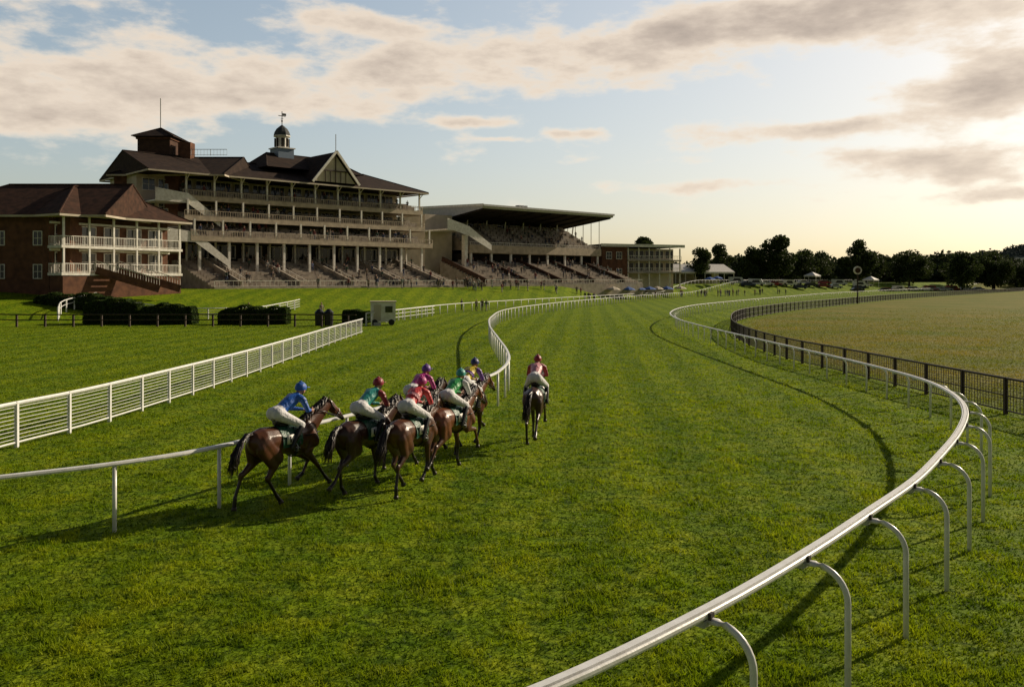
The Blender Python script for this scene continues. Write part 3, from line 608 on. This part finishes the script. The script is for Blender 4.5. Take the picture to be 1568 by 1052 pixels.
P['terrace_front'].box(-6,L+1,-7.9,-7.55,1,3.5,M['conc']); railing(P['terrace_front'],(-6,-7.7,3.5),(L+1,-7.7,3.5),.9,M['white'],.8)
for i in range(5): P['glazed_screen'].beam((L-.1,4.5+i*2.6,11.2+i*1.2),(L-.1,4.5+i*2.6,18.4-i*.3),.12,.12,M['white'])
E=empty('cantilever_grandstand'); finish(P,E)
# ---------------------------------------------------------------- small stand
Fm=frame(21.5,203,TH-.35); P=mk(Fm)
P['walls'].box(0,7,0,12,1,12.4,M['brick']); P['walls'].box(7.003,22,2.5,12,1,12.0,M['cream']); P['roof'].box(-.5,23,-.6,12.6,12.403,12.9,M['tiled']); P['roof'].box(-.7,23.2,-.8,-.603,12.3,13.0,M['white'])
for zf in (9.2,6.2):
    P['balconies'].box(7.01,22.5,-.3,2.49,zf-.3,zf,M['conc']); railing(P['balconies'],(7.1,-.2,zf),(22.5,-.2,zf),1.0,M['white'],.5,.05)
    for i in range(6): P['columns'].box(7.2+i*3,7.45+i*3,0,.25,zf,zf+2.9,M['white'])
    for i in range(5): window(P,8+i*2.9,10.2+i*2.9,2.48,zf+.5,zf+2.3,1,0)
for i in range(2): window(P,1.2+i*2.8,2.6+i*2.8,-.02,9.4,11,1,1); window(P,1.2+i*2.8,2.6+i*2.8,-.02,5.4,7,1,1)
for i in range(6): P['columns'].box(7.2+i*3,7.45+i*3,0,.25,2.5,5.9,M['white'])
E=empty('members_stand'); finish(P,E)
# ---------------------------------------------------------------- pavilion on the left
P=mk(frame(0,0,0)); 
P['walls'].box(-68,-50.5,97,109,0,11.6,M['brick'])
hip(P['roof'],-69,-46,96,110,11.8,15.9,M['tile'],fm=M['cream'],hr=False,inset=8)
for zf in (8.4,4.6):
    for x in (-58.9,-54.6): window(P,x,x+.9,96.98,zf,zf+1.5,1,1)
P['walls'].box(-53.0,-52.2,96.4,97,0,11.5,M['brick'])
Q=mk(frame(-50.2,95.0,math.atan2(.875,.484)))
L=16.
Q['wing_walls'].box(0,L,2.6,11,0,11.6,M['brick']); hip(Q['wing_roof'],-1.0,L+1,-.8,12,11.8,15.6,M['tile'],fm=M['cream'],inset=6)
for zf in (8.3,5.2):
    Q['verandas'].box(-.2,L+.2,0,2.59,zf-.3,zf,M['white']); railing(Q['verandas'],(-.1,.08,zf),(L,.08,zf),1.05,M['white'],.22,.035); railing(Q['verandas'],(-.1,.1,zf),(-.1,2.5,zf),1.05,M['white'],.22,.035)
    for i in range(6): Q['veranda_columns'].box(i*3.14,i*3.14+.2,.02,.22,zf+.004,zf+2.8 if zf<8 else 11.6,M['white'])
    for i in range(5):
        window(Q,.7+i*3.1,2.6+i*3.1,2.58,zf+.3,zf+2.3,1,1)
    Q['verandas'].box(0,L,2.2,2.59,zf+2.5,zf+2.75,M['white'])
Q['verandas'].box(0,L,.1,2.5,0,4.85,M['brick'])
for a,c in (((4,0),(9.5,-4)),((7,0),(12.5,-4))):
    Q['steps'].beam((a[0],a[1],5.5),(c[0],c[1],3.3),.2,.9,M['brick']); railing(Q['steps'],(a[0],a[1],5.6),(c[0],c[1],3.5),1.0,M['white'],.3)
for k in range(9): Q['steps'].add([(4+k*.61,-.45*k,5.1-k*.25),(7+k*.61,-.45*k,5.1-k*.25),(7+k*.61,-.45*k-.5,5.1-k*.25),(4+k*.61,-.45*k-.5,5.1-k*.25)],[(0,1,2,3)],M['conc'])
E=empty('brick_pavilion'); finish(P,E)
for k,b in Q.items():
    if b.f: b.obj(k,E)
# ---------------------------------------------------------------- crowd
crowd('spectator_crowd',[tuple(p) for p in spect])
pts=[]
for i in range(90):
    t=R.random(); x=-30+t*110; y=130+(x+51)*.952-15-R.uniform(2,9)
    if x>20: y+=14
    pts.append((x,y,gz(x,y)))
for a in ((-3.6,119),(-4.2,119.3),(-5.0,119.1),(-7.3,123),(-43,92),(-31,100),(-22,98)): pts.append((a[0],a[1],gz(*a)))
crowd('racegoers',pts)
# ---------------------------------------------------------------- vegetation
def leaves(centres,rad,n,size,squash=.85):
    c=np.array(centres,float); r=np.array(rad,float); k=rng.choice(len(c),n,p=r**2/np.sum(r**2))
    d=rng.normal(size=(n,3)); d/=np.linalg.norm(d,axis=1)[:,None]; rr=r[k]*(rng.random(n)**.35)*1.05; p=c[k]+d*rr[:,None]*np.array([1,1,squash])
    a=rng.normal(size=(n,3)); a/=np.linalg.norm(a,axis=1)[:,None]; b=np.cross(a,rng.normal(size=(n,3))); b/=np.linalg.norm(b,axis=1)[:,None]
    s=(size*(.6+.8*rng.random(n)))[:,None]; return np.stack([p-a*s,p+b*s*.6,p+a*s,p-b*s*.6],1).astype(np.float32)
def crown(h,w,seed):
    rr=random.Random(seed); C=[];Rr=[]
    for i in range(26):
        t=rr.random(); z=h*(.22+.66*t); pr=math.sin(math.pi*min(1,(.18+t*.80)))**.7*w*.5; a=rr.uniform(0,6.28); q=pr*rr.uniform(.15,.85)
        C.append((q*math.cos(a),q*math.sin(a),z)); Rr.append(w*rr.uniform(.10,.19))
    return C,Rr
def tree(name,x,y,h,w,seed,n=6500,lm=None):
    z=gz(x,y); E=empty(name,(x,y,z)); C,Rr=crown(h,w,seed); b=MB()
    b.tube([(0,0,-.3),(.1,0,h*.2),(0,.1,h*.45),(.1,.1,h*.8)],[h*.03,h*.024,h*.018,h*.006],M['bark'],n=8)
    for c in C[:12]: b.tube([(0,.05,h*.28),(c[0]*.5,c[1]*.5,(h*.3+c[2])*.5+.3),c],[h*.011,h*.008,h*.003],M['bark'],n=5)
    b.obj('trunk_and_limbs',E,True); raw_mesh('crown',leaves(C,Rr,n,.34*h/12),4,lm or M['leaf'],E)
for i,(x,y,h,w) in enumerate([(94,300,16.5,18),(129,316,16.5,16),(57,255,11,10),(70,285,13,13),(38,248,14,11),(152,325,14,17),(175,330,15,18),(196,345,15,18),(215,350,14,15),(84,296,13,14),(110,320,13,17),(33,240,9,8),(140,335,13,16),(163,345,13,17),(186,352,15,15),(205,362,16,16),(120,332,12,16),(102,325,13,14)]):
    tree('oak_tree' if i%3 else 'broadleaf_tree',x,y,h,w,i+11)
C=[];Rr=[]
for i in range(240):
    t=R.random(); y=R.uniform(370,560); u=-.05+.85*t; x=u*y; h=R.uniform(10,15)*(.85+.6*t)
    c,r=crown(h,h*R.uniform(1.0,1.5),i+100); z=gz(x,y)
    for a,b_ in zip(c,r): C.append((a[0]+x,a[1]+y,a[2]*.9+z-h*.14)); Rr.append(b_*1.2)
raw_mesh('distant_trees',leaves(C,Rr,140000,1.05),4,M['leaf2'])
C=[];Rr=[]
for i in range(560):
    x=R.uniform(60,330); y=348+x*.35+R.uniform(0,30); q=R.random(); C.append((x,y,gz(x,y)+.5+8.5*q*R.random())); Rr.append(R.uniform(1.9,4.0))
raw_mesh('hedgerow',leaves(C,Rr,60000,.65),4,M['leaf2'])
def hedge(x0,x1,y0,y1,h,seed):
    z=gz((x0+x1)/2,(y0+y1)/2)-.15; E=empty('box_hedge',((x0+x1)/2,(y0+y1)/2,z)); w=(x1-x0)/2;d=(y1-y0)/2
    b=MB(); b.box(-w+.35,w-.35,-d+.25,d-.25,0,h-.3,M['hedgec']); b.obj('core',E)
    n=11000; p=(rng.random((n,3))*2-1)*np.array([w,d,h/2]); ax=rng.integers(0,3,n); s=np.sign(rng.random(n)-.5); q=np.array([w,d,h/2])
    for i in range(3): k=ax==i; p[k,i]=q[i]*s[k]*(1-.10*rng.random(k.sum()))
    tz=np.clip(p[:,2]/(h/2),0,1)**2; ex=np.abs(p[:,0]/w)**4; p[:,0]*=1-.07*tz; p[:,1]*=1-.22*tz; p[:,2]-=ex*tz*.22*h*.6
    p[:,2]+=h/2+.12*np.sin(p[:,0]*1.7+seed)+.08*np.sin(p[:,0]*4.3+2*seed); p[:,1]+=.1*np.sin(p[:,0]*3+p[:,2]*2)
    a=rng.normal(size=(n,3)); a/=np.linalg.norm(a,axis=1)[:,None]; c=np.cross(a,rng.normal(size=(n,3))); c/=np.linalg.norm(c,axis=1)[:,None]
    sz=.10; raw_mesh('leaves',np.stack([p-a*sz,p+c*sz*.7,p+a*sz,p-c*sz*.7],1).astype(np.float32),4,M['hedge'],E)
hedge(-42.5,-37,84,86,2.6,1); hedge(-36.8,-31.5,83.6,85.4,2.1,2); hedge(-29,-22.2,83.6,85.4,1.9,3); hedge(-17.2,-14.6,86,88,1.5,4); hedge(-52,-44,92,94,1.6,5)
# hills
b=MB(); n=90; vs=[];fs=[]
for i in range(n):
    u=-.2+1.5*i/(n-1); y=1500; x=u*y; hz=(4+54*float(sst(.28,.64,u))+4*math.sin(u*23)+3*math.sin(u*51+1)+1.5*math.sin(u*140))
    hz=max(hz,2); vs+=[(x*.8,y*.8,0),(x*.93,y*.93,hz*.7),(x,y,hz),(x*1.2,y*1.25,0)]
for i in range(n-1):
    for j in range(3): k=i*4+j; fs.append((k,k+4,k+5,k+1))
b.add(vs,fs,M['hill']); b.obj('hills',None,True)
C=[];Rr=[]
for i in range(700):
    u=R.uniform(.25,1.0); hz=4+54*float(sst(.28,.64,u))+4*math.sin(u*23)+3*math.sin(u*51+1); q=R.uniform(.93,1.0); C.append((u*1500*q,1500*q,max(hz,2)*(.7+.3*(q-.93)/.07)+1)); Rr.append(R.uniform(5,8))
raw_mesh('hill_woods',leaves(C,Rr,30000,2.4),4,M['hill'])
# ---------------------------------------------------------------- marquee, umbrellas, cars, van, marker, bins
E=empty('white_marquee',(53.5,258,gz(50,258)),TH-.5); P=mk(Matrix())
Rr_=P['canopy']; Rr_.add([(-13,-5,3.6),(13,-5,3.6),(13,5,3.6),(-13,5,3.6),(-12,0,6.0),(12,0,6.0)],[(0,1,5,4),(1,2,5),(2,3,4,5),(3,0,4)],M['white']); Rr_.box(-13,13,-5.05,-5.0,3.1,3.6,M['white'])
for i in range(9): P['poles'].box(-13+i*3.2,-12.85+i*3.2,-5,-4.85,0,3.4,M['white'])
P['back_wall'].box(-13,13,4.9,5,0,3.6,M['cream']); P['tables'].box(-11,11,-1,0,.7,.8,M['white']); finish(P,E)
def umbrella(x,y,c):
    E=empty('parasol',(x,y,gz(x,y))); b=MB(); b.beam((0,0,0),(0,0,2.7),.06,.06,M['steel']); b.obj('pole',E); b=MB(); b.tube([(0,0,2.1),(0,0,2.45),(0,0,2.85)],[1.7,1.1,.05],c,n=8); b.box(-.4,.4,-.4,.4,.7,.75,M['white']); b.obj('canopy',E)
bl=mat('blue_canvas',(.03,.10,.34),None,1,.8)
for x,y,c in ((26,190,bl),(29,194,bl),(32,198,bl),(34.5,202,M['cream']),(37,203,bl),(42,212,M['cream']),(55,236,bl),(58,240,bl),(22,185,M['cream'])): umbrella(x,y,c)
def car(x,y,rot,c,van=False):
    E=empty('parked_van' if van else 'parked_car',(x,y,gz(x,y)),rot); b=MB(); hb=1.9 if van else 1.42
    prof=[(-2.2,.35),(2.2,.35),(2.2,.75),(1.2,.9),(.7,hb-.05),(.5,hb),(-1.2,hb),(-1.9,.95),(-2.25,.9)] if not van else [(-2.5,.4),(2.4,.4),(2.4,1.0),(1.7,1.2),(1.2,2.1),(-2.5,2.2)]
    n=len(prof); vs=[(p[0],-.85,p[1]) for p in prof]+[(p[0],.85,p[1]) for p in prof]
    b.add(vs,[tuple(range(n)),tuple(range(n,2*n))[::-1]]+[(i,i+n,(i+1)%n+n,(i+1)%n) for i in range(n)],c); b.obj('body',E)
    w=MB()
    for s in (-1,1): w.add([(-1.6,s*.86,.95),(1.0,s*.86,.95),(.6,s*.86,hb-.12),(-1.1,s*.86,hb-.12)],[(0,1,2,3)],M['glass'])
    w.obj('windows',E); t=MB()
    for a in (-1.4,1.4):
        for s in (-1,1): t.tube([(a,s*.70,.33),(a,s*.88,.33)],.33,M['tyre'],n=12)
    t.obj('wheels',E)
cc=[M['white'],mat('silver_paint',(.5,.51,.52),None,1,.3,metal=.2),mat('navy_paint',(.02,.03,.08),None,1,.3),mat('red_paint',(.25,.02,.02),None,1,.3),mat('black_paint',(.02,.02,.02),None,1,.3),M['white']]
for i in range(36):
    t=i/35; x=66+t*124+R.uniform(-1,1); y=250+t*98+R.uniform(-6,6); car(x,y,TH-.8+R.uniform(-.3,.3),R.choice(cc),R.random()<.2)
for x,y in ((104,294),(128,303)):
    E=empty('gazebo_tent',(x,y,gz(x,y))); b=MB(); b.tube([(0,0,2.3),(0,0,2.7),(0,0,3.9)],[3.0,3.0,.1],M['white'],n=4); b.obj('canopy',E); b=MB(); [b.box(sx*2.-.05,sx*2.+.05,sy*2.-.05,sy*2.+.05,0,2.5,M['white']) for sx in (-1,1) for sy in (-1,1)]; b.obj('poles',E)
E=empty('furlong_marker',(63.3,155.5,0)); b=MB(); b.tube([(0,0,-.2),(0,0,6)],.13,M['wood'],n=8); b.obj('pole',E); b=MB(); b.tube([(0,-.12,6.1),(0,.12,6.1)],.75,M['white'],n=20); b.tube([(0,-.16,6.1),(0,-.13,6.1)],.5,M['brickd'],n=20); b.obj('disc',E)
E=empty('officials_cabin',(-12.6,83,0),.15); P=mk(Matrix())
P['cabin'].box(-1.2,1.2,-.9,.9,.35,2.25,M['white']); P['roof'].box(-1.28,1.28,-.98,.98,2.255,2.34,M['cream']); P['windows'].box(.2,.9,-.93,-.905,1.25,1.85,M['glass']); P['door'].box(-.9,-.2,-.93,-.905,.45,2.0,M['cream'])
for a in (-.8,.8): P['wheels'].tube([(a,-.95,.3),(a,-.75,.3)],.3,M['tyre'],n=12)
P['steps'].box(-.9,-.2,-1.35,-.95,0,.3,M['steel']); finish(P,E)
for x in (-18.6,-17.7):
    E=empty('litter_bin',(x,82,0)); b=MB(); b.tube([(0,0,0),(0,0,1.2),(0,0,1.25),(0,0,1.6)],[.42,.45,.5,.15],M['black'],n=12); b.obj('drum',E); 
# ---------------------------------------------------------------- sky, sun
EL=math.radians(25); AZ=math.radians(55)
w=bpy.data.worlds.new('World'); sc.world=w; w.use_nodes=True; nt=w.node_tree;N=nt.nodes;Lk=nt.links; bg=N['Background']
sky=N.new('ShaderNodeTexSky'); sky.sky_type='NISHITA'; sky.sun_disc=False; sky.sun_elevation=EL; sky.sun_rotation=AZ; sky.air_density=1.0; sky.dust_density=1.8; sky.ozone_density=1.0
STR=.14
tc=N.new('ShaderNodeTexCoord'); sp=N.new('ShaderNodeSeparateXYZ'); Lk.new(tc.outputs['Generated'],sp.inputs[0])
def mth(op,a,b=None,c=None,clamp=False):
    m=N.new('ShaderNodeMath'); m.operation=op; m.use_clamp=clamp
    for i,v in enumerate((a,b,c)):
        if v is None: continue
        if isinstance(v,(int,float)): m.inputs[i].default_value=v
        else: Lk.new(v,m.inputs[i])
    return m.outputs[0]
def vm(op,a,b=None,s=None):
    m=N.new('ShaderNodeVectorMath'); m.operation=op
    for i,v in enumerate((a,b)):
        if v is None: continue
        if isinstance(v,tuple): m.inputs[i].default_value=v
        else: Lk.new(v,m.inputs[i])
    if s is not None:
        if isinstance(s,(int,float)): m.inputs['Scale'].default_value=s
        else: Lk.new(s,m.inputs['Scale'])
    return m.outputs[0]
az=mth('ARCTAN2',sp.outputs[0],sp.outputs[1]); el=mth('ARCSINE',sp.outputs[2])
cb=N.new('ShaderNodeCombineXYZ'); Lk.new(az,cb.inputs[0]); Lk.new(el,cb.inputs[1])
def nz(scale,stretch,det=8,rough=.6,off=0):
    mp=N.new('ShaderNodeMapping'); mp.inputs['Scale'].default_value=stretch; mp.inputs['Location'].default_value=(off,off,off); Lk.new(cb.outputs[0],mp.inputs[0])
    n=N.new('ShaderNodeTexNoise'); n.inputs['Scale'].default_value=scale; n.inputs['Detail'].default_value=det; n.inputs['Roughness'].default_value=rough; Lk.new(mp.outputs[0],n.inputs['Vector']); return n
wn=nz(9,(1,1.8,1),4); wv=N.new('ShaderNodeVectorMath'); wv.operation='MULTIPLY_ADD'; Lk.new(wn.outputs['Color'],wv.inputs[0]); wv.inputs[1].default_value=(.12,.035,0); Lk.new(cb.outputs[0],wv.inputs[2])
BL=[(-19.2,12.4,11,1.7,1.05),(-27.5,9.8,6,1.3,1.0),(-4,14.2,8,1.6,.95),(-10,16.8,6,1.0,.75),(-28,16.5,5,.7,.45),(20.5,16.4,10,1.5,1.5),(8.5,15,5,1.5,1.0),(29.5,11.6,4.0,1.8,1.3),(20,9.4,8,.8,.95),(24,7.6,5,.5,.7),(-1.9,10.8,3.2,.42,.9),(3.8,9.9,2.2,.40,.8),(28.5,6.7,5,.8,1.0),(11.6,6.2,6,.5,.75),(30,5.0,3,.4,.7),(6,8,4,.3,.5),(-.5,9.3,2,.25,.65),(45,13,8,3,1.2),(-50,14,14,3,1.1),(70,20,15,5,1.2),(-80,25,20,8,1.2),(120,20,30,7,1.2),(-140,22,30,7,1.2)]
tot=None
for a,e,sa,se,wt in BL:
    m1=vm('SUBTRACT',wv.outputs[0],(math.radians(a)+.06,math.radians(e)+.0175,0))
    m2=vm('MULTIPLY',m1,(1/math.radians(sa),1/math.radians(se),0))
    m3=N.new('ShaderNodeVectorMath'); m3.operation='DOT_PRODUCT'; Lk.new(m2,m3.inputs[0]); Lk.new(m2,m3.inputs[1])
    ex=mth('MULTIPLY',mth('EXPONENT',mth('MULTIPLY',m3.outputs['Value'],-.7)),wt); tot=ex if tot is None else mth('ADD',tot,ex)
n1=nz(11,(1,2.6,1),10,.60,3.1)
dens=mth('ADD',tot,mth('MULTIPLY',mth('SUBTRACT',n1.outputs['Fac'],.5),2.5))
mask=N.new('ShaderNodeMapRange'); mask.interpolation_type='SMOOTHSTEP'; Lk.new(dens,mask.inputs[0]); mask.inputs[1].default_value=.26; mask.inputs[2].default_value=.90; mask.inputs[4].default_value=.93
cr=N.new('ShaderNodeValToRGB'); Lk.new(mth('MULTIPLY',dens,.46),cr.inputs[0]); e=cr.color_ramp.elements
e[0].position=.15;e[0].color=(1.0,.88,.72,1);e[1].position=.98;e[1].color=(.33,.27,.228,1)
x=e.new(.40);x.color=(.84,.71,.575,1); x=e.new(.66);x.color=(.57,.47,.385,1)
def mixc(f,a,b,mode='MIX'):
    m=N.new('ShaderNodeMix'); m.data_type='RGBA'; m.blend_type=mode
    if isinstance(f,float): m.inputs[0].default_value=f
    else: Lk.new(f,m.inputs[0])
    for i,v in ((6,a),(7,b)):
        if isinstance(v,tuple): m.inputs[i].default_value=v
        else: Lk.new(v,m.inputs[i])
    return m.outputs[2]
# hazy warm band low down, unseen overhead sky darkened to cut fill light
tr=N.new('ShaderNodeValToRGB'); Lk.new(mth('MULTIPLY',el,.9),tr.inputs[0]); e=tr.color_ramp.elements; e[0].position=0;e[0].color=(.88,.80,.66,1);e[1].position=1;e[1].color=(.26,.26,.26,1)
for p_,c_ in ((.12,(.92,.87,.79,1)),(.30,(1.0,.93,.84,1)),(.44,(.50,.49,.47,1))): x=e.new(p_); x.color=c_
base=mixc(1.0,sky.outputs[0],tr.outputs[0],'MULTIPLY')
# soft compression of the sky colour tames the overbright part near the sun
base=vm('DIVIDE',vm('SCALE',base,None,1.62),vm('ADD',vm('SCALE',base,None,.85*STR),(1,1,1)))
f1=mixc(mask.outputs[0],base,vm('SCALE',cr.outputs[0],None,1/STR))
bk=N.new('ShaderNodeMapRange'); Lk.new(sp.outputs[1],bk.inputs[0]); bk.inputs[1].default_value=-.2; bk.inputs[2].default_value=.6; bk.inputs[3].default_value=.32; bk.inputs[4].default_value=1.0  # unseen sky behind the camera dimmed to reduce fill light
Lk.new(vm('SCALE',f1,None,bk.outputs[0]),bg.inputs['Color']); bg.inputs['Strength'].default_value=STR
sl=bpy.data.lights.new('sun','SUN'); sl.energy=5.0; sl.angle=math.radians(.6); sl.color=(1,.85,.63); so=bpy.data.objects.new('sun',sl); COL.objects.link(so)
dv=Vector((math.sin(AZ)*math.cos(EL),math.cos(AZ)*math.cos(EL),math.sin(EL))); so.rotation_euler=dv.to_track_quat('Z','Y').to_euler(); so.location=dv*100
# ---------------------------------------------------------------- camera
cam=bpy.data.cameras.new('camera'); co=bpy.data.objects.new('camera',cam); COL.objects.link(co); co.location=(0,0,H); co.rotation_euler=(math.radians(90),0,0)
cam.sensor_width=36; cam.lens=36*1300/1568; cam.shift_y=-(526-428)/1568; cam.clip_end=20000; cam.clip_start=.1; sc.camera=co
sc.view_settings.view_transform='Standard'; sc.view_settings.look='None'; sc.view_settings.exposure=0
